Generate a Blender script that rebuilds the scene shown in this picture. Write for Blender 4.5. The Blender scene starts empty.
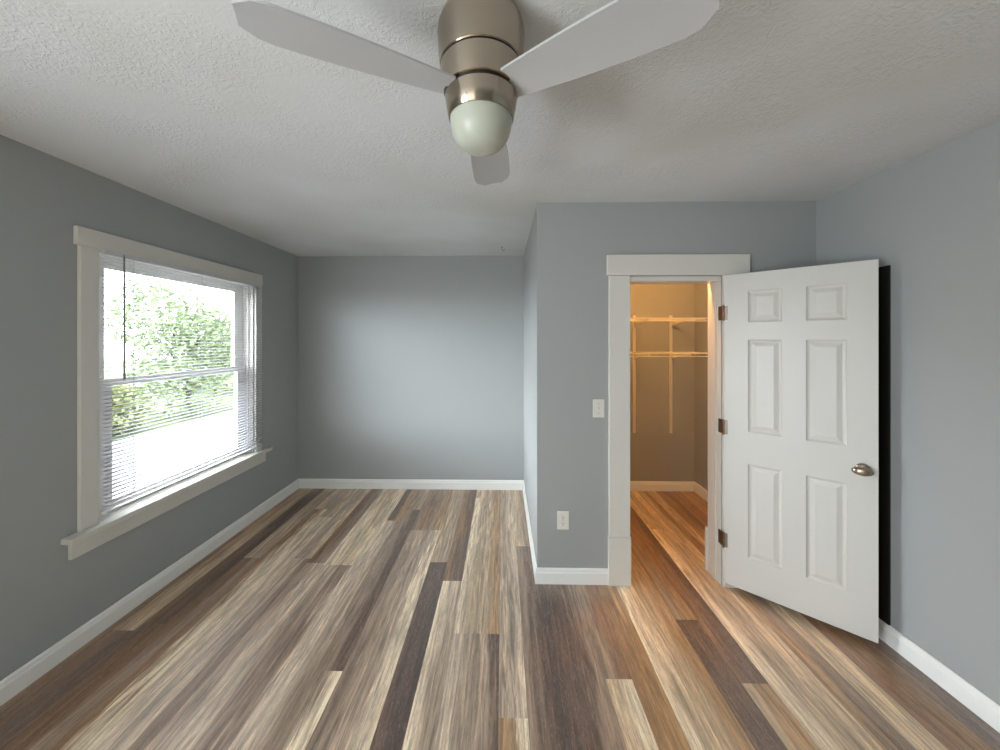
import bpy, bmesh, math, random
from mathutils import Vector, Matrix
random.seed(7)
S = bpy.context.scene
COL = S.collection
PI = math.pi

# ------------------------------------------------------------------ camera, sky, light, exposure
cd = bpy.data.cameras.new('camera'); cam = bpy.data.objects.new('camera', cd); COL.objects.link(cam)
cam.location = (0, 0, 1.56); cam.rotation_euler = (PI/2, 0, 0.0192)
cd.sensor_width = 36; cd.lens = 361.0/1000*36
cd.shift_x = 0.0048; cd.shift_y = -0.0351; cd.clip_start = .02
S.camera = cam
S.view_settings.view_transform = 'Standard'; S.view_settings.look = 'None'
S.view_settings.gamma = 1; S.view_settings.use_curve_mapping = False
S.view_settings.exposure = 0.42

SKY = 6.0
GLOW = 36.0
w = bpy.data.worlds.new('overcast_sky'); S.world = w; w.use_nodes = True
nt = w.node_tree; bg = nt.nodes['Background']
bg.inputs[0].default_value = (0.88, 0.94, 1.0, 1); bg.inputs[1].default_value = SKY
# veiled sun: the overcast sky is brighter towards the left and behind the camera
_g = nt.nodes.new('ShaderNodeTexCoord'); _d = nt.nodes.new('ShaderNodeVectorMath'); _d.operation = 'DOT_PRODUCT'
_v = Vector((-1.0, -0.34, 0.22)).normalized(); _d.inputs[1].default_value = _v
nt.links.new(_g.outputs['Generated'], _d.inputs[0])
def _m(op, a, b):
    q = nt.nodes.new('ShaderNodeMath'); q.operation = op
    for k, x in enumerate((a, b)):
        if isinstance(x, (int, float)): q.inputs[k].default_value = x
        else: nt.links.new(x, q.inputs[k])
    return q.outputs[0]
_p = _m('POWER', _m('MAXIMUM', _d.outputs['Value'], 0.0), 5.0)
nt.links.new(_m('ADD', _m('MULTIPLY', _p, GLOW), SKY), bg.inputs[1])

def area(name, loc, rot, sx, sy, power, col, portal=False):
    l = bpy.data.lights.new(name, 'AREA'); l.shape = 'RECTANGLE'; l.size = sx; l.size_y = sy
    l.energy = power; l.color = col
    o = bpy.data.objects.new(name, l); o.location = loc; o.rotation_euler = rot; COL.objects.link(o)
    if portal: l.cycles.is_portal = True
    return o
# added fill lights behind the camera; no windows are built there
area('rear_fill_light', (-1.35, -1.28, 1.40), (-PI/2, 0, 0), 1.2, 1.35, 24, (1.0, 0.89, 0.75))
area('rear_left_fill_light', (-2.10, -0.62, 1.10), (0, -PI/2, 0), 1.35, 0.95, 68, (0.87, 0.94, 1.0))

# room dimensions (metres)
XL, XR, XB, D1, D2, H, YN = -2.149, 1.987, 0.2248, 3.7667, 2.324, 2.44, -1.30
CW = 0.11                                   # partition thickness
OL, OR_, OT = 0.812, 1.392, 1.967            # closet doorway (left, right, head)
WY0, WY1, WZ0, WZ1 = 1.868, 3.085, 0.585, 2.045   # window rough opening

# ------------------------------------------------------------------ material helpers
def new_mat(name):
    m = bpy.data.materials.new(name); m.use_nodes = True
    return m, m.node_tree.nodes, m.node_tree.links, m.node_tree.nodes['Principled BSDF']
def srgb(r, g, b):
    f = lambda c: (c/255/12.92) if c/255 <= .04045 else ((c/255+.055)/1.055)**2.4
    return (f(r), f(g), f(b), 1)
def plain(name, col, rough=.5, metal=0, bump=0, bscale=80, var=.04, spec=.5, coat=0):
    m, N, L, P = new_mat(name)
    tc = N.new('ShaderNodeTexCoord')
    n = N.new('ShaderNodeTexNoise'); n.inputs['Scale'].default_value = bscale; n.inputs['Detail'].default_value = 4
    L.new(tc.outputs['Object'], n.inputs['Vector'])
    mx = N.new('ShaderNodeMix'); mx.data_type = 'RGBA'
    mx.inputs[6].default_value = tuple(c*(1-var) for c in col[:3])+(1,)
    mx.inputs[7].default_value = tuple(min(1, c*(1+var)) for c in col[:3])+(1,)
    L.new(n.outputs['Fac'], mx.inputs[0]); L.new(mx.outputs[2], P.inputs['Base Color'])
    P.inputs['Roughness'].default_value = rough; P.inputs['Metallic'].default_value = metal
    P.inputs['Specular IOR Level'].default_value = spec
    if coat: P.inputs['Coat Weight'].default_value = coat
    if bump:
        b = N.new('ShaderNodeBump'); b.inputs['Strength'].default_value = bump; b.inputs['Distance'].default_value = .002
        L.new(n.outputs['Fac'], b.inputs['Height']); L.new(b.outputs[0], P.inputs['Normal'])
    return m

M = {}
M['wall'] = plain('blue_grey_paint', srgb(160, 163, 162), .5, bump=.12, bscale=220, var=.015)
M['trim'] = plain('white_semigloss', srgb(214, 211, 203), .32, var=.01, bscale=30)
M['base'] = plain('white_baseboard_paint', srgb(236, 236, 232), .32, var=.01, bscale=30)
M['door'] = plain('white_door_paint', srgb(199, 197, 191), .38, var=.01, bscale=30)
M['plate'] = plain('white_plastic', srgb(222, 220, 212), .35, var=.01)
M['dark'] = plain('dark_slot', srgb(35, 32, 30), .6)
M['black'] = plain('strip_standin_black', srgb(26, 24, 22), .6, spec=.2)  # near-black of the added strip behind the door
M['screw'] = plain('screw_steel', srgb(150, 148, 140), .35, 1)
M['bronze'] = plain('aged_hinge_metal', srgb(128, 112, 98), .42, 1, var=.15)
M['wire'] = plain('white_vinyl_wire', srgb(228, 224, 212), .4)
M['globe'] = plain('frosted_glass_globe', srgb(176, 180, 166), .35, var=.01, spec=.4)
M['blade'] = plain('silver_blade', srgb(178, 178, 177), .45, var=.03, bscale=12)
M['wand'] = plain('grey_plastic_wand', srgb(120, 120, 122), .3)
M['rail'] = plain('blind_rail', srgb(205, 206, 208), .45)
M['closet_ceiling'] = plain('closet_ceiling_paint', srgb(225, 223, 218), .8)
M['asphalt'] = plain('pale_concrete', srgb(128, 127, 124), .9, var=.08, bscale=3)
M['grass'] = plain('lawn', srgb(84, 94, 58), .95, var=.3, bscale=9)
M['bark'] = plain('bark', srgb(74, 62, 52), .9, bump=.6, bscale=30, var=.25)
M['siding'] = plain('pale_siding', srgb(130, 132, 135), .8)
M['shingle'] = plain('grey_shingle', srgb(92, 98, 108), .9, var=.15, bscale=20)
M['leaf'] = plain('leaf_green', srgb(122, 136, 98), .6, var=.35, bscale=2.0)
M['leaf2'] = plain('leaf_yellow_green', srgb(120, 126, 78), .6, var=.3, bscale=2.0)
M['paneglass'] = plain('dark_pane', srgb(60, 66, 72), .1)

def ceiling_mat():
    m, N, L, P = new_mat('textured_ceiling')
    tc = N.new('ShaderNodeTexCoord')
    n = N.new('ShaderNodeTexNoise'); n.inputs['Scale'].default_value = 46; n.inputs['Detail'].default_value = 5; n.inputs['Distortion'].default_value = 1.6
    n2 = N.new('ShaderNodeTexNoise'); n2.inputs['Scale'].default_value = 3.2; n2.inputs['Detail'].default_value = 3
    n3 = N.new('ShaderNodeTexNoise'); n3.inputs['Scale'].default_value = 1.1; n3.inputs['Detail'].default_value = 3
    for x in (n, n2, n3): L.new(tc.outputs['Object'], x.inputs['Vector'])
    r = N.new('ShaderNodeValToRGB'); r.color_ramp.elements[0].position = .44; r.color_ramp.elements[1].position = .60
    L.new(n.outputs['Fac'], r.inputs[0])
    r2 = N.new('ShaderNodeValToRGB'); r2.color_ramp.elements[0].position = .40; r2.color_ramp.elements[1].position = .62
    r2.color_ramp.elements[0].color = (.12, .12, .12, 1)
    L.new(n2.outputs['Fac'], r2.inputs[0])
    mu = N.new('ShaderNodeMath'); mu.operation = 'MULTIPLY'; L.new(r.outputs[0], mu.inputs[0]); L.new(r2.outputs[0], mu.inputs[1])
    b = N.new('ShaderNodeBump'); b.inputs['Strength'].default_value = .42; b.inputs['Distance'].default_value = .004
    L.new(mu.outputs[0], b.inputs['Height']); L.new(b.outputs[0], P.inputs['Normal'])
    mx = N.new('ShaderNodeMix'); mx.data_type = 'RGBA'
    mx.inputs[6].default_value = srgb(204, 204, 201); mx.inputs[7].default_value = srgb(215, 217, 218)
    r3 = N.new('ShaderNodeValToRGB'); r3.color_ramp.elements[0].position = .35; r3.color_ramp.elements[1].position = .6
    L.new(n3.outputs['Fac'], r3.inputs[0]); L.new(r3.outputs[0], mx.inputs[0]); L.new(mx.outputs[2], P.inputs['Base Color'])
    P.inputs['Roughness'].default_value = .85
    return m
M['ceiling'] = ceiling_mat()

def nickel_mat():
    m, N, L, P = new_mat('brushed_nickel')
    tc = N.new('ShaderNodeTexCoord'); mp = N.new('ShaderNodeMapping'); mp.inputs['Scale'].default_value = (3, 3, 260)
    n = N.new('ShaderNodeTexNoise'); n.inputs['Scale'].default_value = 3; n.inputs['Detail'].default_value = 3
    L.new(tc.outputs['Object'], mp.inputs[0]); L.new(mp.outputs[0], n.inputs['Vector'])
    mr = N.new('ShaderNodeMapRange'); mr.inputs[3].default_value = .16; mr.inputs[4].default_value = .26
    L.new(n.outputs['Fac'], mr.inputs[0]); L.new(mr.outputs[0], P.inputs['Roughness'])
    P.inputs['Base Color'].default_value = srgb(172, 160, 144); P.inputs['Metallic'].default_value = 1
    P.inputs['Anisotropic'].default_value = .75; P.inputs['Anisotropic Rotation'].default_value = .25
    t = N.new('ShaderNodeTangent'); t.direction_type = 'RADIAL'; t.axis = 'Z'; L.new(t.outputs[0], P.inputs['Tangent'])
    return m
M['nickel'] = nickel_mat()

def slat_mat():
    m, N, L, P = new_mat('white_blind_slat')
    P.inputs['Base Color'].default_value = srgb(170, 169, 175); P.inputs['Roughness'].default_value = .5; P.inputs['Specular IOR Level'].default_value = .25
    tr = N.new('ShaderNodeBsdfTranslucent'); tr.inputs[0].default_value = srgb(215, 212, 220)
    ms = N.new('ShaderNodeMixShader'); ms.inputs[0].default_value = .12
    L.new(P.outputs[0], ms.inputs[1]); L.new(tr.outputs[0], ms.inputs[2])
    L.new(ms.outputs[0], N['Material Output'].inputs[0])
    return m
M['slat'] = slat_mat()

def glass_mat():
    m, N, L, P = new_mat('window_glass')
    N.remove(P)
    t = N.new('ShaderNodeBsdfTransparent'); t.inputs[0].default_value = (.97, .98, .98, 1)
    g = N.new('ShaderNodeBsdfGlossy'); g.inputs['Roughness'].default_value = .02
    f = N.new('ShaderNodeFresnel'); f.inputs[0].default_value = 1.45
    ge = N.new('ShaderNodeNewGeometry'); iv = N.new('ShaderNodeMath'); iv.operation = 'SUBTRACT'; iv.inputs[0].default_value = 1; L.new(ge.outputs['Backfacing'], iv.inputs[1])
    mm = N.new('ShaderNodeMath'); mm.operation = 'MULTIPLY'; L.new(f.outputs[0], mm.inputs[0]); L.new(iv.outputs[0], mm.inputs[1])
    ms = N.new('ShaderNodeMixShader'); L.new(mm.outputs[0], ms.inputs[0]); L.new(t.outputs[0], ms.inputs[1]); L.new(g.outputs[0], ms.inputs[2])
    L.new(ms.outputs[0], N['Material Output'].inputs[0])
    return m
M['glass'] = glass_mat()

def floor_mat():
    """vinyl planks: two plank colours (attributes ca, cb), streaked along the length, limed grain"""
    m, N, L, P = new_mat('wood_look_planks')
    def attr(n):
        a = N.new('ShaderNodeAttribute'); a.attribute_name = n; return a
    ca, cb, uv = attr('ca'), attr('cb'), attr('puv')      # puv = (across 0..1, along m, seed)
    sep = N.new('ShaderNodeSeparateXYZ'); L.new(uv.outputs['Vector'], sep.inputs[0])
    def comb(sx, sy, sz):
        c = N.new('ShaderNodeCombineXYZ')
        for k, s in enumerate((sx, sy, sz)):
            q = N.new('ShaderNodeMath'); q.operation = 'MULTIPLY'; L.new(sep.outputs[k], q.inputs[0]); q.inputs[1].default_value = s
            L.new(q.outputs[0], c.inputs[k])
        return c
    def noise(v, sc, det=4, dist=0, rough=.55):
        n = N.new('ShaderNodeTexNoise'); n.inputs['Scale'].default_value = sc; n.inputs['Detail'].default_value = det
        n.inputs['Distortion'].default_value = dist; n.inputs['Roughness'].default_value = rough
        L.new(v.outputs[0], n.inputs['Vector']); return n
    def math_(op, a, b=None, c=None, clamp=False):
        q = N.new('ShaderNodeMath'); q.operation = op; q.use_clamp = clamp
        for k, v in enumerate((a, b, c)):
            if v is None: continue
            if isinstance(v, (int, float)): q.inputs[k].default_value = v
            else: L.new(v, q.inputs[k])
        return q.outputs[0]
    broad = noise(comb(2.2, 1.1, 9.7), 1.0, 5, .7)
    band = noise(comb(5.5, 2.6, 4.3), 1.0, 5, 1.2, .6)
    mid = noise(comb(6, 3.4, 5.3), 1.0, 5, 1.2)
    fine = noise(comb(27, 11, 3.1), 1.0, 5, .9, .7)
    hair = noise(comb(90, 40, 7.7), 1.0, 3, 0, .7)
    # across position + broad noise decides which of the two colours
    t = math_('ADD', sep.outputs[0], math_('MULTIPLY', math_('SUBTRACT', broad.outputs['Fac'], .5), 1.9))
    t = math_('ADD', t, math_('MULTIPLY', math_('SUBTRACT', mid.outputs['Fac'], .5), .9))
    mr = N.new('ShaderNodeMapRange'); mr.interpolation_type = 'SMOOTHSTEP'; mr.inputs[1].default_value = .25; mr.inputs[2].default_value = .75
    L.new(t, mr.inputs[0])
    mx = N.new('ShaderNodeMix'); mx.data_type = 'RGBA'
    L.new(mr.outputs[0], mx.inputs[0]); L.new(ca.outputs['Color'], mx.inputs[6]); L.new(cb.outputs['Color'], mx.inputs[7])
    g1 = math_('MULTIPLY', math_('MULTIPLY_ADD', fine.outputs['Fac'], 1.1, .46), math_('MULTIPLY_ADD', band.outputs['Fac'], 2.4, -.18))
    g2 = math_('MULTIPLY_ADD', mid.outputs['Fac'], 1.3, .36)
    g3 = math_('MULTIPLY_ADD', hair.outputs['Fac'], 1.0, .52)
    g = math_('MULTIPLY', math_('MULTIPLY', g1, g2), g3)
    vm = N.new('ShaderNodeVectorMath'); vm.operation = 'SCALE'; L.new(mx.outputs[2], vm.inputs[0]); L.new(g, vm.inputs['Scale'])
    # limed pores: pale flecks on the darker boards
    pore = noise(comb(22, 26, 2.3), 1.0, 6, 1.4, .8)
    pr = N.new('ShaderNodeMapRange'); pr.inputs[1].default_value = .52; pr.inputs[2].default_value = .64; pr.inputs[4].default_value = .6
    L.new(pore.outputs['Fac'], pr.inputs[0])
    mx2 = N.new('ShaderNodeMix'); mx2.data_type = 'RGBA'; mx2.inputs[7].default_value = srgb(178, 166, 154)
    L.new(pr.outputs[0], mx2.inputs[0]); L.new(vm.outputs[0], mx2.inputs[6])
    # seams
    sx = math_('MINIMUM', sep.outputs[0], math_('SUBTRACT', 1.0, sep.outputs[0]))
    seam = math_('LESS_THAN', sx, .006)
    mx3 = N.new('ShaderNodeMix'); mx3.data_type = 'RGBA'; mx3.inputs[7].default_value = srgb(80, 66, 56)
    L.new(math_('MULTIPLY', seam, .5), mx3.inputs[0]); L.new(mx2.outputs[2], mx3.inputs[6])
    L.new(mx3.outputs[2], P.inputs['Base Color'])
    rr = math_('MULTIPLY_ADD', fine.outputs['Fac'], .14, .32); L.new(rr, P.inputs['Roughness'])
    P.inputs['Specular IOR Level'].default_value = 1.0
    P.inputs['Coat Weight'].default_value = .5; P.inputs['Coat Roughness'].default_value = .38
    b = N.new('ShaderNodeBump'); b.inputs['Strength'].default_value = .18; b.inputs['Distance'].default_value = .0015
    L.new(fine.outputs['Fac'], b.inputs['Height']); L.new(b.outputs[0], P.inputs['Normal'])
    return m
M['floor'] = floor_mat()

# ------------------------------------------------------------------ mesh helpers
def link_bm(name, bm, mat, parent=None, smooth=False, loc=None):
    bmesh.ops.recalc_face_normals(bm, faces=bm.faces)
    me = bpy.data.meshes.new(name); bm.to_mesh(me); bm.free()
    if isinstance(mat, (list, tuple)):
        for x in mat: me.materials.append(x)
    else: me.materials.append(mat)
    if smooth:
        me.polygons.foreach_set('use_smooth', [True]*len(me.polygons))
        try: me.set_sharp_from_angle(angle=math.radians(35))
        except Exception: pass
    o = bpy.data.objects.new(name, me); COL.objects.link(o)
    if parent: o.parent = parent
    if loc: o.location = loc
    return o
def bx(bm, x0, x1, y0, y1, z0, z1, bevel=0, mi=0):
    r = bmesh.ops.create_cube(bm, size=1)
    vs = r['verts']
    for v in vs: v.co = Vector(((x0+x1)/2+v.co.x*(x1-x0), (y0+y1)/2+v.co.y*(y1-y0), (z0+z1)/2+v.co.z*(z1-z0)))
    fs = set(f for v in vs for f in v.link_faces)
    for f in fs: f.material_index = mi
    if bevel:
        es = list(set(e for v in vs for e in v.link_edges))
        bmesh.ops.bevel(bm, geom=es, offset=bevel, segments=2, affect='EDGES', profile=.6)
def tube(bm, pts, r, n=8, cap=True):
    pts = [Vector(p) for p in pts]; rings = []
    for i, p in enumerate(pts):
        d = (pts[min(i+1, len(pts)-1)]-pts[max(i-1, 0)]).normalized()
        up = Vector((0, 0, 1)) if abs(d.z) < .9 else Vector((1, 0, 0))
        a = d.cross(up).normalized(); b = d.cross(a)
        rr = r[i] if isinstance(r, (list, tuple)) else r
        rings.append([bm.verts.new(p+a*math.cos(2*PI*k/n)*rr+b*math.sin(2*PI*k/n)*rr) for k in range(n)])
    for i in range(len(rings)-1):
        for k in range(n):
            bm.faces.new((rings[i][k], rings[i][(k+1) % n], rings[i+1][(k+1) % n], rings[i+1][k]))
    if cap: bm.faces.new(rings[0][::-1]); bm.faces.new(rings[-1])
def lathe(bm, prof, n=48, cx=0, cy=0):
    rings = []
    for r, z in prof:
        if r < 1e-5: rings.append([bm.verts.new((cx, cy, z))])
        else: rings.append([bm.verts.new((cx+r*math.cos(2*PI*k/n), cy+r*math.sin(2*PI*k/n), z)) for k in range(n)])
    for i in range(len(rings)-1):
        A, B = rings[i], rings[i+1]
        for k in range(n):
            k2 = (k+1) % n
            if len(A) == 1 and len(B) == 1: continue
            if len(A) == 1: bm.faces.new((A[0], B[k2], B[k]))
            elif len(B) == 1: bm.faces.new((A[k], A[k2], B[0]))
            else: bm.faces.new((A[k], A[k2], B[k2], B[k]))
def prism(bm, prof, fn):
    """extrude a closed 2-D profile between two stations; fn(u, v, t) -> point, t in (0, 1)"""
    a = [bm.verts.new(fn(u, v, 0)) for u, v in prof]; b = [bm.verts.new(fn(u, v, 1)) for u, v in prof]
    n = len(prof)
    for k in range(n): bm.faces.new((a[k], a[(k+1) % n], b[(k+1) % n], b[k]))
    bm.faces.new(a[::-1]); bm.faces.new(b)
def empty(name, loc=(0, 0, 0), rz=0):
    o = bpy.data.objects.new(name, None); o.empty_display_size = .1; o.location = loc; o.rotation_euler = (0, 0, rz); COL.objects.link(o); return o
def tag(o, label=None, cat=None, group=None, kind=None):
    if label: o['label'] = label
    if cat: o['category'] = cat
    if group: o['group'] = group
    if kind: o['kind'] = kind
    return o
def copy_tree(o, parent=None):
    c = o.copy(); COL.objects.link(c); c.parent = parent
    for ch in [x for x in COL.objects if x.parent == o]: copy_tree(ch, c)
    return c

# ------------------------------------------------------------------ floor: individual planks laid in columns
PW, E0 = 0.1225, 0.107
def soft(r, g, b, k=.94, c=(148, 133, 118)): return srgb(*[1.13*(c_+(v-c_)*k) for v, c_ in zip((r, g, b), c)])
tan1, tan2, cream = soft(190, 166, 136), soft(170, 147, 119), soft(214, 194, 166)
gry1, gry2, gry3 = soft(160, 138, 118), soft(136, 114, 96), soft(190, 170, 148)
brn1, brn2, brn3 = soft(136, 102, 70), soft(112, 80, 52), soft(156, 122, 86)
drk1, drk2 = soft(92, 70, 58), soft(76, 60, 54)
red1 = soft(130, 94, 70)
# column index k covers x from E0+PW*k to E0+PW*(k+1); entries from the camera outwards: (far end y, left colour, right colour)
COLS = {
 -19: [(2.9, brn1, brn2), (9, brn2, brn1)],
 -18: [(1.9, brn2, drk1), (9, brn3, tan2)],
 -17: [(1.95, drk1, brn2), (9, brn2, drk2)],
 -16: [(2.55, brn2, gry2), (9, tan2, gry1)],
 -15: [(3.3, brn1, cream), (9, tan1, gry1)],
 -14: [(3.15, cream, gry3), (9, tan2, tan1)],
 -13: [(2.55, gry3, gry2), (9, gry1, tan1)],
 -12: [(2.5, gry1, gry3), (9, brn2, gry2)],
 -11: [(2.48, gry3, gry2), (9, cream, tan1)],
 -10: [(2.48, gry2, gry3), (9, tan1, cream)],
 -9: [(3.1, gry3, gry2), (9, drk1, brn3)],
 -8: [(1.686, gry2, cream), (3.3, gry2, drk1), (9, gry2, tan2)],
 -7: [(2.948, gry2, gry1), (9, gry2, brn1)],
 -6: [(2.948, gry1, cream), (9, gry2, brn3)],
 -5: [(2.525, drk1, drk2), (9, tan2, gry1)],
 -4: [(2.331, cream, gry1), (9, brn1, drk1)],
 -3: [(1.915, gry3, gry1), (3.56, cream, tan2), (9, tan1, gry1)],
 -2: [(1.915, gry1, drk1), (9, tan2, brn3)],
 -1: [(1.49, brn3, cream), (9, gry1, gry3)],
 0: [(2.733, gry2, drk1), (9, tan1, gry2)],
 1: [(2.733, drk2, drk1), (9, brn3, tan1)],
 2: [(3.1, drk1, gry2), (9, brn1, tan1)],
 3: [(1.671, tan1, cream), (9, gry2, red1)],
 4: [(2.9, brn1, brn3), (9, brn3, tan1)],
 5: [(3.2, cream, tan1), (9, tan1, tan2)],
 6: [(3.3, tan2, brn3), (9, brn1, tan1)],
 7: [(2.033, drk1, drk1), (3.5, gry2, brn1), (9, brn1, red1)],
 8: [(1.661, tan2, brn3), (3.2, red1, drk1), (9, drk1, brn2)],
 9: [(3.0, cream, tan2), (9, tan1, tan2)],
 10: [(2.8, tan2, tan1), (9, tan1, tan2)],
 11: [(2.6, brn3, gry2), (9, brn1, tan1)],
 12: [(2.5, tan1, tan1), (9, brn1, drk1)],
 13: [(2.15, red1, brn1), (9, brn1, red1)],
 14: [(2.3, brn1, drk1), (9, brn3, brn1)],
 15: [(2.0, drk1, drk2), (9, brn1, drk1)],
}
def build_floor():
    me = bpy.data.meshes.new('floor'); V = []; F = []; A = []; B = []; U = []
    x_lo, x_hi, y_lo, y_hi = XL-.05, XR+.05, YN-.1, D1+.05
    k0 = math.floor((x_lo-E0)/PW); k1 = math.ceil((x_hi-E0)/PW)
    pal = [tan1, tan2, cream, gry1, gry2, brn1, brn3, drk1]
    for k in range(k0, k1):
        a, b = max(x_lo, E0+PW*k), min(x_hi, E0+PW*(k+1))
        if b <= a: continue
        ent = list(COLS.get(k, [(9, brn1, brn2)]))
        y = y_lo; ys = []
        ys += ent
        for ye, c1, c2 in ys:
            ye = min(ye, y_hi)
            if ye <= y: continue
            s = random.random()*10+k*.37
            i = len(V); V += [(a, y, 0), (b, y, 0), (b, ye, 0), (a, ye, 0)]; F.append((i, i+1, i+2, i+3))
            ua, ub = (a-E0)/PW-k, (b-E0)/PW-k
            for (u, v) in ((ua, y), (ub, y), (ub, ye), (ua, ye)): U.append((u, v, s))
            for q in range(4): A.append(c1); B.append(c2)
            y = ye
    me.from_pydata(V, [], F); me.materials.append(M['floor'])
    for nm, dat in (('ca', A), ('cb', B)):
        at = me.attributes.new(nm, 'FLOAT_COLOR', 'CORNER'); at.data.foreach_set('color', [c for t in dat for c in t])
    at = me.attributes.new('puv', 'FLOAT_VECTOR', 'CORNER'); at.data.foreach_set('vector', [c for t in U for c in t])
    o = bpy.data.objects.new('floor', me); COL.objects.link(o); return tag(o, 'wood-look vinyl plank floor of mixed tan, grey and dark boards', kind='structure')
build_floor()

# ------------------------------------------------------------------ room shell
def struct(name, boxes, mat, label=None):
    bm = bmesh.new()
    for b in boxes: bx(bm, *b)
    o = link_bm(name, bm, mat); tag(o, label, kind='structure'); return o
struct('ceiling', [(XL-.2, XR+.2, YN-.2, D2+.055, H, H+.1), (XL-.2, XB+.055, D2+.055, D1+.15, H, H+.1)], M['ceiling'], 'rough textured white ceiling with faint stains')
struct('ceiling_closet', [(XB+.055, XR+.2, D2+.055, D1+.15, H, H+.1)], M['closet_ceiling'])
T = .15
struct('wall_left', [(XL-T, XL, YN-.2, WY0, 0, H), (XL-T, XL, WY1, D1+T, 0, H), (XL-T, XL, WY0, WY1, 0, WZ0), (XL-T, XL, WY0, WY1, WZ1, H)], M['wall'])
struct('wall_back', [(XL, XR, D1, D1+T, 0, H)], M['wall'])
struct('wall_right', [(XR, XR+T, YN-.2, D1+T, 0, H)], M['wall'])
struct('wall_front', [(XL, XR, YN-T, YN, 0, H)], M['wall'])
struct('wall_closet_side', [(XB, XB+CW, D2+CW, D1, 0, H)], M['wall'])
struct('wall_closet_front', [(XB, OL, D2, D2+CW, 0, H), (OR_, XR, D2, D2+CW, 0, H), (OL, OR_, D2, D2+CW, OT, H)], M['wall'])

# baseboards: a profiled moulding 97 mm high
BP = [(0, 0), (.014, 0), (.014, .070), (.0105, .078), (.0095, .088), (.005, .097), (0, .098)]
def baseboard(name, p0, p1, nrm, m0=0, m1=0):
    """from p0 to p1 along the wall, nrm points into the room, m = mitre (+1 outside, -1 inside)"""
    bm = bmesh.new(); p0 = Vector(p0); p1 = Vector(p1); n = Vector(nrm); d = (p1-p0).normalized()
    def fn(u, v, t):
        q = (p0 - d*u*m0) if t == 0 else (p1 + d*u*m1)
        q = q + n*(u+.0003); return (q.x, q.y, v+.0003)
    prism(bm, BP, fn)
    return tag(link_bm(name, bm, M['base']), kind='structure')
baseboard('baseboard_left', (XL, YN), (XL, D1), (1, 0), 0, -1)
baseboard('baseboard_back', (XL, D1), (XB, D1), (0, -1), -1, -1)
baseboard('baseboard_closet_side', (XB, D2), (XB, D1), (-1, 0), 1, -1)
baseboard('baseboard_closet_front', (XB, D2), (.680, D2), (0, -1), 1, 0)
baseboard('baseboard_front_right', (1.535, D2), (XR, D2), (0, -1), 0, -1)
baseboard('baseboard_right', (XR, YN), (XR, D2), (-1, 0), 0, -1)
baseboard('baseboard_front', (XL, YN), (XR, YN), (0, 1), -1, -1)
baseboard('baseboard_closet_back', (XB+CW, D1), (XR, D1), (0, -1), -1, -1)
baseboard('baseboard_closet_right', (XR, D2+CW), (XR, D1), (-1, 0), -1, -1)
baseboard('baseboard_closet_left', (XB+CW, D2+CW), (XB+CW, D1), (1, 0), -1, -1)

# ------------------------------------------------------------------ closet doorway casing (trim_1)
tr = tag(empty('trim_1', (OL, D2, 0)), 'white flat casing with plinth blocks around the closet doorway', kind='structure')
def part(name, boxes, mat, par, bevel=0, lbl=None):
    bm = bmesh.new(); o = par.location
    for b in boxes: bx(bm, b[0]-o.x, b[1]-o.x, b[2]-o.y, b[3]-o.y, b[4]-o.z, b[5]-o.z, bevel)
    r = link_bm(name, bm, mat, par)
    if lbl: r['label'] = lbl
    return r
CY = D2-.020
part('side_casing', [(.680, OL, CY, D2-.0003, .310, OT+.001)], M['trim'], tr, .002)
part('side_casing', [(OR_+.008, 1.540, CY, D2-.0003, .310, OT+.001)], M['trim'], tr, .002)
part('head_casing', [(.667, 1.560, CY-.004, D2-.0003, OT+.002, 2.100)], M['trim'], tr, .002)
part('plinth_block', [(.676, OL+.004, CY-.006, D2-.0003, .0005, .309)], M['trim'], tr, .002)
part('plinth_block', [(OR_+.008, 1.544, CY-.006, D2-.0003, .0005, .309)], M['trim'], tr, .002)
JT = .018
part('jamb', [(OL-.0005, OL+.0015, D2-.001, D2+CW+.001, .0005, OT-.002)], M['trim'], tr)
part('jamb', [(OR_-.0015, OR_+.0005, D2-.001, D2+CW+.035, .0005, OT-.002)], M['trim'], tr)
part('head_jamb', [(OL, OR_, D2-.001, D2+CW+.001, OT-.0325, OT-.002)], M['trim'], tr)
part('door_stop', [(OL+.0017, OL+.011, D2+.045, D2+.080, .0005, OT-.034)], M['trim'], tr, .001)
part('door_stop', [(OR_-.011, OR_-.0017, D2+.045, D2+.080, .0005, OT-.034)], M['trim'], tr, .001)
# closet-side casing and plinth blocks
part('rear_casing', [(.690, OL, D2+CW+.0015, D2+CW+.02, .215, 2.08), (OL, OR_, D2+CW+.0015, D2+CW+.02, OT-.01, 2.08)], M['trim'], tr)
part('rear_plinth', [(OR_-.010, 1.53, D2+CW+.0355, D2+CW+.055, .0005, .290)], M['trim'], tr, .001)

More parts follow.
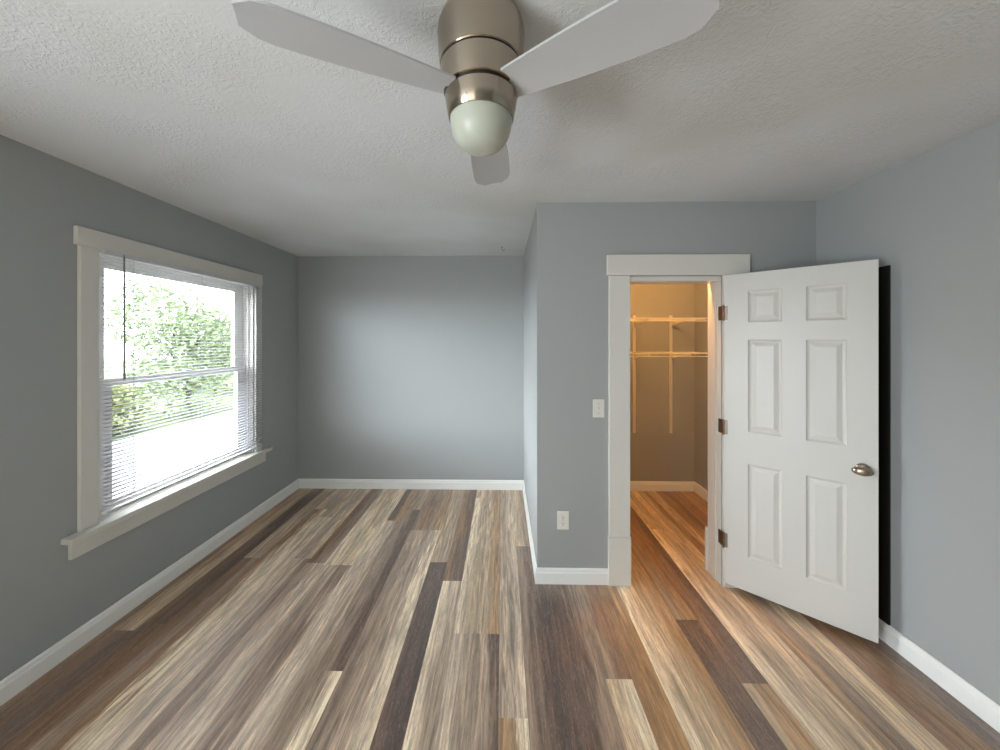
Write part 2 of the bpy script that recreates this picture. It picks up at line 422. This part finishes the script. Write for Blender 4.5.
# ------------------------------------------------------------------ six-panel closet door, standing open
HX, HY = 1.396, 2.292
ANG = math.radians(-42.4)
DW, DZ0, DZ1, DT = .6625, .038, 1.965, .035
dr = empty('door_1', (HX, HY, 0), ANG); tag(dr, 'white six-panel closet door standing open against the right wall', kind='structure')
def door_leaf():
    bm = bmesh.new()
    x_l = [0, .121, .283, .387, .549, DW]
    z_l = [DZ0, .242, .811, 1.004, 1.562, 1.666, 1.857, DZ1]
    # front face is local -y (the face towards the room corner of the camera); leaf occupies y 0..DT
    for side in (0, 1):
        Y = 0 if side == 0 else DT; sg = 1 if side == 0 else -1     # recess goes +y on the front face
        for i in range(5):
            for j in range(7):
                x0, x1, z0, z1 = x_l[i], x_l[i+1], z_l[j], z_l[j+1]
                P = (i in (1, 3)) and (j in (1, 3, 5))
                def ring(ins, dep): return [bm.verts.new((x, Y+sg*dep, z)) for x, z in ((x0+ins, z0+ins), (x1-ins, z0+ins), (x1-ins, z1-ins), (x0+ins, z1-ins))]
                if not P: bm.faces.new(ring(0, 0)); continue
                rs = [ring(0, 0), ring(.004, .0045), ring(.010, .0075), ring(.016, .0085), ring(.037, .0025), ring(.039, .0018)]
                for a, b in zip(rs, rs[1:]):
                    for k in range(4): bm.faces.new((a[k], a[(k+1) % 4], b[(k+1) % 4], b[k]))
                bm.faces.new(rs[-1])
    def q(*c): bm.faces.new([bm.verts.new(p) for p in c])
    q((0, 0, DZ0), (0, DT, DZ0), (0, DT, DZ1), (0, 0, DZ1)); q((DW, 0, DZ0), (DW, DT, DZ0), (DW, DT, DZ1), (DW, 0, DZ1))
    q((0, 0, DZ0), (DW, 0, DZ0), (DW, DT, DZ0), (0, DT, DZ0)); q((0, 0, DZ1), (DW, 0, DZ1), (DW, DT, DZ1), (0, DT, DZ1))
    bmesh.ops.remove_doubles(bm, verts=bm.verts, dist=.00005)
    return link_bm('door_panel', bm, M['door'], dr)
door_leaf()
# knobs on both faces (egg shaped, satin nickel)
def ellipsoid(bm, c, rx, ry, rz, seg=24, rings=14):
    r = bmesh.ops.create_uvsphere(bm, u_segments=seg, v_segments=rings, radius=1)
    for v in r['verts']: v.co = Vector((c[0]+v.co.x*rx, c[1]+v.co.y*ry, c[2]+v.co.z*rz))
for sg, Y in ((-1, 0),):
    bm = bmesh.new()
    def ylathe(prof, cx, cz, n=28):
        rings = [[bm.verts.new((cx+r*math.cos(2*PI*k/n), y, cz+r*math.sin(2*PI*k/n))) for k in range(n)] for r, y in prof]
        for a, b in zip(rings, rings[1:]):
            for k in range(n): bm.faces.new((a[k], a[(k+1) % n], b[(k+1) % n], b[k]))
        bm.faces.new(rings[0]); bm.faces.new(rings[-1][::-1])
    kx, kz = DW-.054, .898
    ylathe([(.031, -.0003), (.031, -.004), (.026, -.009), (.014, -.012), (.012, -.030)], kx, kz)
    ellipsoid(bm, (kx-.004, -.044, kz), .041, .018, .023)
    k = link_bm('door_knob', bm, M['nickel'], dr, True); k['label'] = 'oval satin nickel door knob'
bm = bmesh.new(); bx(bm, DW-.0002, DW+.0018, .006, .029, .865, .922, .0005); link_bm('latch_plate', bm, M['nickel'], dr)
# hinges
for hz in (1.729, 1.014, .306):
    bm = bmesh.new()
    tube(bm, [(-.006, -.007, hz-.044), (-.006, -.007, hz+.044)], .0058, 12)
    for e in (-.046, .046): tube(bm, [(-.006, -.007, hz+e-.003), (-.006, -.007, hz+e+.003)], .0045, 10)
    bx(bm, -.003, .015, -.0032, -.0004, hz-.044, hz+.044, .0004)
    # jamb leaf lies on the jamb, given in the door's local frame
    ca, sa = math.cos(-ANG), math.sin(-ANG)
    def loc(X, Y): dx, dy = X-HX, Y-HY; return (ca*dx-sa*dy, sa*dx+ca*dy)
    pts = [loc(OR_-.0035, D2-.020), loc(OR_-.0018, D2-.020), loc(OR_-.0018, D2+.022), loc(OR_-.0035, D2+.022)]
    prism(bm, pts, lambda u, v, t, hz=hz: (u, v, hz-.044+.088*t))
    link_bm('hinge', bm, M['bronze'], dr)

# ------------------------------------------------------------------ added black sheet, stands in for the dark strip beside the open door
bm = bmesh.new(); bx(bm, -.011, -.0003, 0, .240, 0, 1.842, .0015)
pn = link_bm('dark_strip_standin', bm, M['black'], None, False, (XR, 1.884, .1))
tag(pn, 'added thin black sheet on the right wall, standing in for the dark strip behind the open door', 'panel')

# ------------------------------------------------------------------ left window
wn = tag(empty('window_1', (XL, 2.49, WZ0)), 'white double-hung window with wide casing and sill', kind='structure')
cx0, cx1 = XL+.0003, XL+.020
part('side_casing', [(cx0, cx1, 1.784, WY0-.001, .5895, 2.040)], M['trim'], wn, .002)
part('side_casing', [(cx0, cx1, WY1+.001, 3.160, .5895, 2.040)], M['trim'], wn, .002)
part('head_casing', [(cx0, cx1+.004, 1.768, 3.165, 2.041, 2.133)], M['trim'], wn, .002)
part('window_sill', [(XL-.105, XL-.0005, WY0+.001, WY1-.001, .5605, .5885), (XL+.0003, XL+.060, 1.715, 3.247, .5605, .5885)], M['trim'], wn, .003)
part('apron', [(cx0, cx1, 1.745, 3.215, .470, .560)], M['trim'], wn, .002)
part('frame', [(XL-.149, XL-.0003, WY0-.0005, WY0+.014, .590, WZ1-.0005), (XL-.149, XL-.0003, WY1-.014, WY1+.0005, .590, WZ1-.0005),
               (XL-.149, XL-.0003, WY0+.015, WY1-.015, WZ1-.014, WZ1+.0005)], M['trim'], wn)
def sash(x0, x1, z0, z1, stile=.050, top=.05, bot=.05):
    a, b = WY0+.016, WY1-.016
    s = part('sash', [(x0, x1, a, a+stile, z0, z1), (x0, x1, b-stile, b, z0, z1), (x0, x1, a+stile, b-stile, z1-top, z1), (x0, x1, a+stile, b-stile, z0, z0+bot)], M['trim'], wn)
    bm = bmesh.new(); o = wn.location; bx(bm, (x0+x1)/2-.002-o.x, (x0+x1)/2+.002-o.x, a+stile+.0005-o.y, b-stile-.0005-o.y, z0+bot+.0005-o.z, z1-top-.0005-o.z)
    g = link_bm('glass_pane', bm, M['glass'], s); return s
sash(XL-.112, XL-.084, 1.300, 2.028, .100, .062, .036)
sash(XL-.080, XL-.050, .591, 1.338, .110, .036, .07)
part('stop', [(XL-.048, XL-.030, WY0+.0145, WY0+.028, .591, 2.02), (XL-.048, XL-.030, WY1-.028, WY1-.0145, .591, 2.02)], M['trim'], wn)
part('sash_lock', [(XL-.075, XL-.055, 2.47, 2.53, 1.339, 1.352)], M['nickel'], wn, .003)

# mini blind hung in front of the window
bl = tag(empty('window_blind', (XL+.026, 2.49, 2.040)), 'white horizontal mini blind with open slats hanging over the window', 'window blind')
BX = .030                                        # slat centre in front of the wall, local x is measured from the empty
def lp(name, boxes, mat, bevel=0):
    bm = bmesh.new(); o = bl.location
    for b in boxes: bx(bm, b[0]-o.x, b[1]-o.x, b[2]-o.y, b[3]-o.y, b[4]-o.z, b[5]-o.z, bevel)
    return link_bm(name, bm, mat, bl)
BY0, BY1 = 1.874, 3.128
bxc = XL+.036
lp('headrail', [(XL+.0215, XL+.049, 1.874, 3.110, 2.016, 2.0395)], M['rail'], .002)
bm = bmesh.new(); o = bl.location
zz = 2.006; n_sl = 0
while zz > .655:
    nseg = 4; wv = .0125
    top = []; bot = []
    for y in (BY0, BY1):
        rt = []; rb = []
        for q in range(nseg+1):
            s = -1+2*q/nseg; zc = zz + .0016*(1-s*s) - .05*wv*s
            rt.append(bm.verts.new((bxc+s*wv-o.x, y-o.y, zc-o.z))); rb.append(bm.verts.new((bxc+s*wv-o.x, y-o.y, zc-.0007-o.z)))
        top.append(rt); bot.append(rb)
    for q in range(nseg):
        bm.faces.new((top[0][q], top[0][q+1], top[1][q+1], top[1][q])); bm.faces.new((bot[0][q], bot[1][q], bot[1][q+1], bot[0][q+1]))
    for R in (0, nseg): bm.faces.new((top[0][R], top[1][R], bot[1][R], bot[0][R]))
    for e in (0, 1):
        for q in range(nseg): bm.faces.new((top[e][q], bot[e][q], bot[e][q+1], top[e][q+1]))
    zz -= .0212; n_sl += 1
link_bm('slats', bm, M['slat'], bl)
lp('bottom_rail', [(bxc-.0125, bxc+.0125, BY0, BY1, .632, .646)], M['rail'], .002)
for y in (2.02, 2.49, 2.98):
    bm = bmesh.new()
    for dx in (-.0135, .0135): tube(bm, [(bxc+dx-o.x, y-o.y, .640-o.z), (bxc+dx-o.x, y-o.y, 2.018-o.z)], .0006, 5)
    tube(bm, [(bxc-o.x, y+.01-o.y, .640-o.z), (bxc-o.x, y+.01-o.y, 2.018-o.z)], .0009, 5)
    link_bm('ladder_cord', bm, M['slat'], bl)
bm = bmesh.new(); wy = 1.960
tube(bm, [(XL+.056-o.x, wy-o.y, 2.020-o.z), (XL+.057-o.x, wy-o.y, 1.345-o.z)], .0042, 8)
tube(bm, [(XL+.057-o.x, wy-o.y, 1.375-o.z), (XL+.057-o.x, wy-o.y, 1.340-o.z)], .0055, 8)
tube(bm, [(XL+.049-o.x, wy-o.y, 2.028-o.z), (XL+.056-o.x, wy-o.y, 2.028-o.z), (XL+.056-o.x, wy-o.y, 2.016-o.z)], .002, 6)
link_bm('tilt_wand', bm, M['wand'], bl, True)

# ------------------------------------------------------------------ ceiling fan
FX, FY, FZ = -.058, 1.0, 1.56
fan = tag(empty('ceiling_fan', (FX, FY, 2.44)), 'brushed nickel flush-mount ceiling fan with a frosted glass bowl light', 'ceiling fan')
def z(v): return v+FZ-2.44
bm = bmesh.new(); lathe(bm, [(0, z(.8797)), (.108, z(.8797)), (.114, z(.866)), (.1175, z(.853)), (.110, z(.853)), (0, z(.853))], 64)
link_bm('canopy', bm, M['nickel'], fan, True)
bm = bmesh.new(); lathe(bm, [(0, z(.8525)), (.1185, z(.8525)), (.1195, z(.835)), (.1175, z(.790)), (.1135, z(.753)), (.111, z(.7505)), (0, z(.7505))], 64)
link_bm('motor_housing', bm, M['nickel'], fan, True)
bm = bmesh.new(); lathe(bm, [(.108, z(.7503)), (.108, z(.7472))], 64); link_bm('groove_ring', bm, M['dark'], fan, True)
bm = bmesh.new(); lathe(bm, [(0, z(.747)), (.110, z(.747)), (.1125, z(.744)), (.109, z(.715)), (.1025, z(.679)), (.0995, z(.677)), (0, z(.677))], 64)
link_bm('rotor_collar', bm, M['nickel'], fan, True)
bm = bmesh.new(); lathe(bm, [(.094, z(.6768)), (.094, z(.6702))], 64); link_bm('groove_ring', bm, M['dark'], fan, True)
bm = bmesh.new(); lathe(bm, [(0, z(.670)), (.096, z(.670)), (.0995, z(.667)), (.0955, z(.640)), (.0895, z(.6105)), (.087, z(.608)), (0, z(.608))], 64)
link_bm('light_kit_collar', bm, M['nickel'], fan, True)
bm = bmesh.new()
pr = [(0, z(.6078)), (.085, z(.6078))]
for q in range(1, 15):
    a = q/14*PI/2; pr.append((.085*math.cos(a)**.72 if q < 14 else 0, z(.6078)-.086*math.sin(a)))
lathe(bm, pr, 48); gl = link_bm('light_bowl', bm, M['globe'], fan, True); gl['label'] = 'frosted white glass bowl, unlit'
for k in range(3):
    A = math.radians(88+120*k)
    bm = bmesh.new(); pts = []
    nb = 14
    for q in range(nb+1):
        t = q/nb; r = .092+t*(.56-.092)
        hw = .046+.026*math.sin(min(1, t*1.2)*PI/2)
        if t > .86: hw *= math.sqrt(max(0.0, 1-((t-.86)/.14)**2*.75))
        pts.append((r, hw))
    tv = []
    for r, hw in pts:
        row = []
        for s in (-1, -.5, 0, .5, 1):
            y = s*hw; zz_ = -.17*y + .003*(1-s*s)
            row.append((r, y, zz_))
        tv.append(row)
    up = [[bm.verts.new((x, y, q_+.003)) for x, y, q_ in row] for row in tv]; dn = [[bm.verts.new((x, y, q_-.003)) for x, y, q_ in row] for row in tv]
    for i in range(nb):
        for j in range(4):
            bm.faces.new((up[i][j], up[i][j+1], up[i+1][j+1], up[i+1][j])); bm.faces.new((dn[i][j], dn[i+1][j], dn[i+1][j+1], dn[i][j+1]))
        for j in (0, 4): bm.faces.new((up[i][j], up[i+1][j], dn[i+1][j], dn[i][j]))
    for i in (0, nb):
        for j in range(4): bm.faces.new((up[i][j], up[i][j+1], dn[i][j+1], dn[i][j]))
    bo = link_bm('blade', bm, M['blade'], fan, True); bo.location = (0, 0, z(.676)); bo.rotation_euler = (0, 0, A)

# ------------------------------------------------------------------ switch and outlet on the closet front wall
def wall_plate(name, cx, cz, label, cat):
    e = tag(empty(name, (cx, D2-.0003, cz)), label, cat)
    bm = bmesh.new(); bx(bm, -.0365, .0365, -.006, 0, -.058, .058, .0025); link_bm('cover_plate', bm, M['plate'], e)
    return e
sw = wall_plate('light_switch', .6165, 1.122, 'white toggle light switch on the grey wall left of the closet doorway', 'light switch')
bm = bmesh.new(); bx(bm, -.0055, .0055, -.0075, -.0061, -.0125, .0125, .0005); link_bm('toggle_slot', bm, M['plate'], sw)
bm = bmesh.new()
prism(bm, [(-.0076, -.004), (-.0076, .006), (-.020, .013), (-.020, .006)], lambda u, v, t: (-.004+.008*t, u, v)); link_bm('toggle', bm, M['plate'], sw)
for s in (-.030, .030):
    bm = bmesh.new(); lathe(bm, [(0, 0), (.003, 0), (.0024, .0012), (0, .0015)], 12)
    bmesh.ops.rotate(bm, verts=bm.verts, cent=(0, 0, 0), matrix=Matrix.Rotation(PI/2, 3, 'X'))
    link_bm('screw', bm, M['screw'], sw, loc=(0, -.0061, s))
ou = wall_plate('power_outlet', .390, .404, 'white duplex power outlet low on the grey wall beside the closet doorway', 'power outlet')
for s in (-.0195, .0195):
    bm = bmesh.new()
    n = 24; ring = []
    for k in range(n):
        a = 2*PI*k/n; ring.append((.0168*math.cos(a), max(-.0135, min(.0135, .0168*math.sin(a)))))
    prism(bm, ring, lambda u, v, t: (u, -.0061-.0015*t, v)); rc = link_bm('receptacle', bm, M['plate'], ou, loc=(0, 0, s))
    bm = bmesh.new()
    bx(bm, -.0075, -.0052, -.0081, -.00765, -.001, .0075); bx(bm, .0052, .0075, -.0081, -.00765, 0, .0075)
    prism(bm, [(.0028*math.cos(2*PI*k/12), -.0075+.0028*math.sin(2*PI*k/12)) for k in range(12)], lambda u, v, t: (u, -.0081+.0004*t, v))
    link_bm('slots', bm, M['dark'], rc)
bm = bmesh.new(); lathe(bm, [(0, 0), (.003, 0), (.0024, .0012), (0, .0015)], 12)
bmesh.ops.rotate(bm, verts=bm.verts, cent=(0, 0, 0), matrix=Matrix.Rotation(PI/2, 3, 'X'))
link_bm('screw', bm, M['screw'], ou, loc=(0, -.0061, 0))

# ------------------------------------------------------------------ small hook in the ceiling near the back wall
bm = bmesh.new()
lathe(bm, [(0, -.0003), (.009, -.0003), (.008, -.003), (0, -.004)], 16)
pts = [(0, 0, -.003), (0, 0, -.022)] + [(.012-.012*math.cos(a), 0, -.022-.012*math.sin(a)) for a in [PI*q/8 for q in range(1, 10)]]
tube(bm, pts, .0022, 8)
hk = link_bm('ceiling_hook', bm, M['bronze'], None, True, (0.0, 3.42, 2.44)); tag(hk, 'small dark metal hook screwed into the ceiling near the back wall', 'hook')

# ------------------------------------------------------------------ closet: slotted standards, brackets, wire shelves, lamp
SD = .400
def wire_shelf(zt, label):
    x0, x1 = XB+CW+.012, XR-.006; yb, yf = D1-.020, D1-SD
    e = tag(empty('wire_shelf', ((x0+x1)/2, D1-.004, zt)), label, 'wire shelf', 'wire shelves in the closet')
    ox, oy = (x0+x1)/2, D1-.004
    bm = bmesh.new()
    for y, zr, r in ((yb, -.004, .0032), (yf, -.004, .0032), (yf-.001, -.030, .0034), ((yb+yf)/2, -.004, .0028)):
        tube(bm, [(x0-ox, y-oy, zr), (x1-ox, y-oy, zr)], r, 8)
    link_bm('rail', bm, M['wire'], e, True)
    bm = bmesh.new(); x = x0+.01
    while x < x1-.005:
        tube(bm, [(x-ox, yb-oy, 0), (x-ox, yf-oy, 0), (x-ox, yf-.002-oy, -.030)], .0014, 5); x += .0255
    link_bm('wires', bm, M['wire'], e)
    return e
wire_shelf(1.765, 'upper white wire shelf in the closet, near the top of the slotted standards')
wire_shelf(1.437, 'lower white wire shelf in the closet, halfway down the slotted standards')
ST = [(.66, None), (1.365, None), (1.741, None)]
def standard(x, label):
    bm = bmesh.new()
    z0, z1 = .600, 1.815
    bx(bm, -.0125, -.0095, -.0125, 0, 0, z1-z0); bx(bm, .0095, .0125, -.0125, 0, 0, z1-z0)
    # slotted web: two strips and rungs between the pairs of slots
    for a, b in ((-.0095, -.0070), (-.0020, .0020), (.0070, .0095)): bx(bm, a, b, -.0125, -.0105, 0, z1-z0)
    zz = 0.0
    while zz < z1-z0-.012:
        bx(bm, -.0070, -.0020, -.0124, -.0106, zz, zz+.0115); bx(bm, .0020, .0070, -.0124, -.0106, zz, zz+.0115); zz += .0254
    o = link_bm('shelf_standard', bm, M['wire'], None, False, (x, D1-.0004, z0))
    tag(o, label, 'shelf standard', 'slotted shelf standards on the closet wall'); return o
standard(1.365, 'left slotted white shelf standard on the closet back wall')
standard(1.741, 'right slotted white shelf standard on the closet back wall')
def bracket(x, zt, label):
    bm = bmesh.new(); yb = -.0135
    pr = [(yb, -.010), (yb, -.070), (yb-.02, -.068), (yb-.15, -.034), (-SD+.012, -.020), (-SD+.004, -.024), (-SD+.002, -.0085), (-SD+.02, -.0085)]
    prism(bm, pr, lambda u, v, t: (-.004+.008*t, u, v))
    bx(bm, -.0015, .0015, yb-.0005, -.0105+.0, -.030, -.022)
    o = link_bm('shelf_bracket', bm, M['wire'], None, False, (x, D1-.0004, zt)); tag(o, label, 'shelf bracket', 'shelf brackets in the closet'); return o
for x, nm in ((1.365, 'left'), (1.741, 'right')):
    bracket(x, 1.765, 'white bracket under the upper wire shelf on the %s standard' % nm)
    bracket(x, 1.437, 'white bracket under the lower wire shelf on the %s standard' % nm)
# bare bulb lamp holder on the closet ceiling (outside the view, lights the closet)
lm = tag(empty('closet_lamp', (1.20, 2.56, 2.44)), 'bare warm bulb in a white lampholder on the closet ceiling', 'ceiling lamp')
bm = bmesh.new(); lathe(bm, [(0, -.0003), (.055, -.0003), (.052, -.014), (.028, -.024), (.024, -.045), (0, -.045)], 32); link_bm('lampholder', bm, M['plate'], lm, True)
def bulb_mat():
    m, N, L, P = new_mat('lit_bulb'); P.inputs['Emission Color'].default_value = (1, .62, .30, 1); P.inputs['Emission Strength'].default_value = 20; return m
bm = bmesh.new(); lathe(bm, [(0, -.046), (.014, -.046), (.016, -.062), (.028, -.085), (.031, -.102), (.026, -.120), (.012, -.131), (0, -.133)], 24); link_bm('bulb', bm, bulb_mat(), lm, True)
pl = bpy.data.lights.new('closet_bulb_light', 'POINT'); pl.energy = 29; pl.color = (1, .47, .135); pl.shadow_soft_size = .03
po = bpy.data.objects.new('closet_bulb_light', pl); po.location = (1.20, 2.56, 2.27); COL.objects.link(po)

# ------------------------------------------------------------------ outside, seen through the blind
struct('terrain_lawn', [(-40, XL-.25, -20, 40, -.62, -.55)], M['grass'], 'lawn outside the window')
bm = bmesh.new(); bx(bm, -7.9, -2.9, -12, 30, -.549, -.50); dv = link_bm('driveway', bm, M['asphalt']); tag(dv, 'pale concrete driveway outside the window', kind='structure')
def shrub(name, x, y, hgt, rad, nleaf, mat, label, seed, trunk=True):
    rnd = random.Random(seed); e = tag(empty(name, (x, y, -.55)), label, 'tree', None)
    bm = bmesh.new()
    blobs = [(rnd.uniform(-.5, .5)*rad, rnd.uniform(-.5, .5)*rad, hgt*rnd.uniform(.16, .78), rad*rnd.uniform(.40, .62)) for _ in range(13)]
    for i in range(nleaf):
        bx_, by_, bz_, br = rnd.choice(blobs)
        v = Vector((rnd.gauss(0, 1), rnd.gauss(0, 1), rnd.gauss(0, 1))).normalized()*br*rnd.uniform(.55, 1.08)
        c = Vector((bx_, by_, bz_))+v; c.z = max(.1, c.z)
        a = Vector((rnd.gauss(0, 1), rnd.gauss(0, 1), rnd.gauss(0, .6))).normalized(); b = a.cross(Vector((rnd.gauss(0, 1), rnd.gauss(0, 1), rnd.gauss(0, 1)))).normalized()
        s = rnd.uniform(.035, .075)
        bm.faces.new([bm.verts.new(c+a*s*1.3), bm.verts.new(c+b*s*.6), bm.verts.new(c-a*s*1.3), bm.verts.new(c-b*s*.6)])
    link_bm('foliage', bm, mat, e)
    bm = bmesh.new()
    tube(bm, [(0, 0, -.01), (.03, .02, hgt*.3), (-.02, .03, hgt*.6)], [.09, .06, .03], 8)
    for _ in range(6):
        a = rnd.uniform(0, 2*PI); tube(bm, [(0.01, .01, hgt*rnd.uniform(.2, .4)), (math.cos(a)*rad*.5, math.sin(a)*rad*.5, hgt*rnd.uniform(.55, .75))], [.035, .012], 6)
    link_bm('trunk', bm, M['bark'], e, True); return e
shrub('leafy_tree', -9.3, 10.5, 3.9, 1.85, 8500, M['leaf'], 'large leafy green tree across the driveway, tallest seen through the blind', 3)
shrub('leafy_bush', -11.2, 13.9, 2.9, 1.2, 3000, M['leaf2'], 'yellow-green bush right of the large tree outside the window', 5)
shrub('leafy_bush', -8.7, 7.9, 1.3, .85, 2200, M['leaf2'], 'low yellow-green bush left of the large tree outside the window', 9)
hs = tag(empty('neighbour_house', (-22, 10.5, -.55)), 'pale neighbouring house with a grey shingle roof far outside the window', 'house')
bm = bmesh.new(); bx(bm, -3, 3, -5, 2.5, .001, 2.5); link_bm('wall', bm, M['siding'], hs)
bm = bmesh.new(); prism(bm, [(-3.4, 2.501), (3.4, 2.501), (0, 4.0)], lambda u, v, t: (u, -5.4+8.3*t, v)); link_bm('roof', bm, M['shingle'], hs)
for y in (-3.2, -.3):
    bm = bmesh.new(); bx(bm, 3.0005, 3.05, y, y+1.1, 1.0, 2.1); f_ = link_bm('window_frame', bm, M['trim'], hs)
    bm = bmesh.new(); bx(bm, 3.0505, 3.06, y+.08, y+1.02, 1.08, 2.02); link_bm('pane', bm, M['paneglass'], f_)
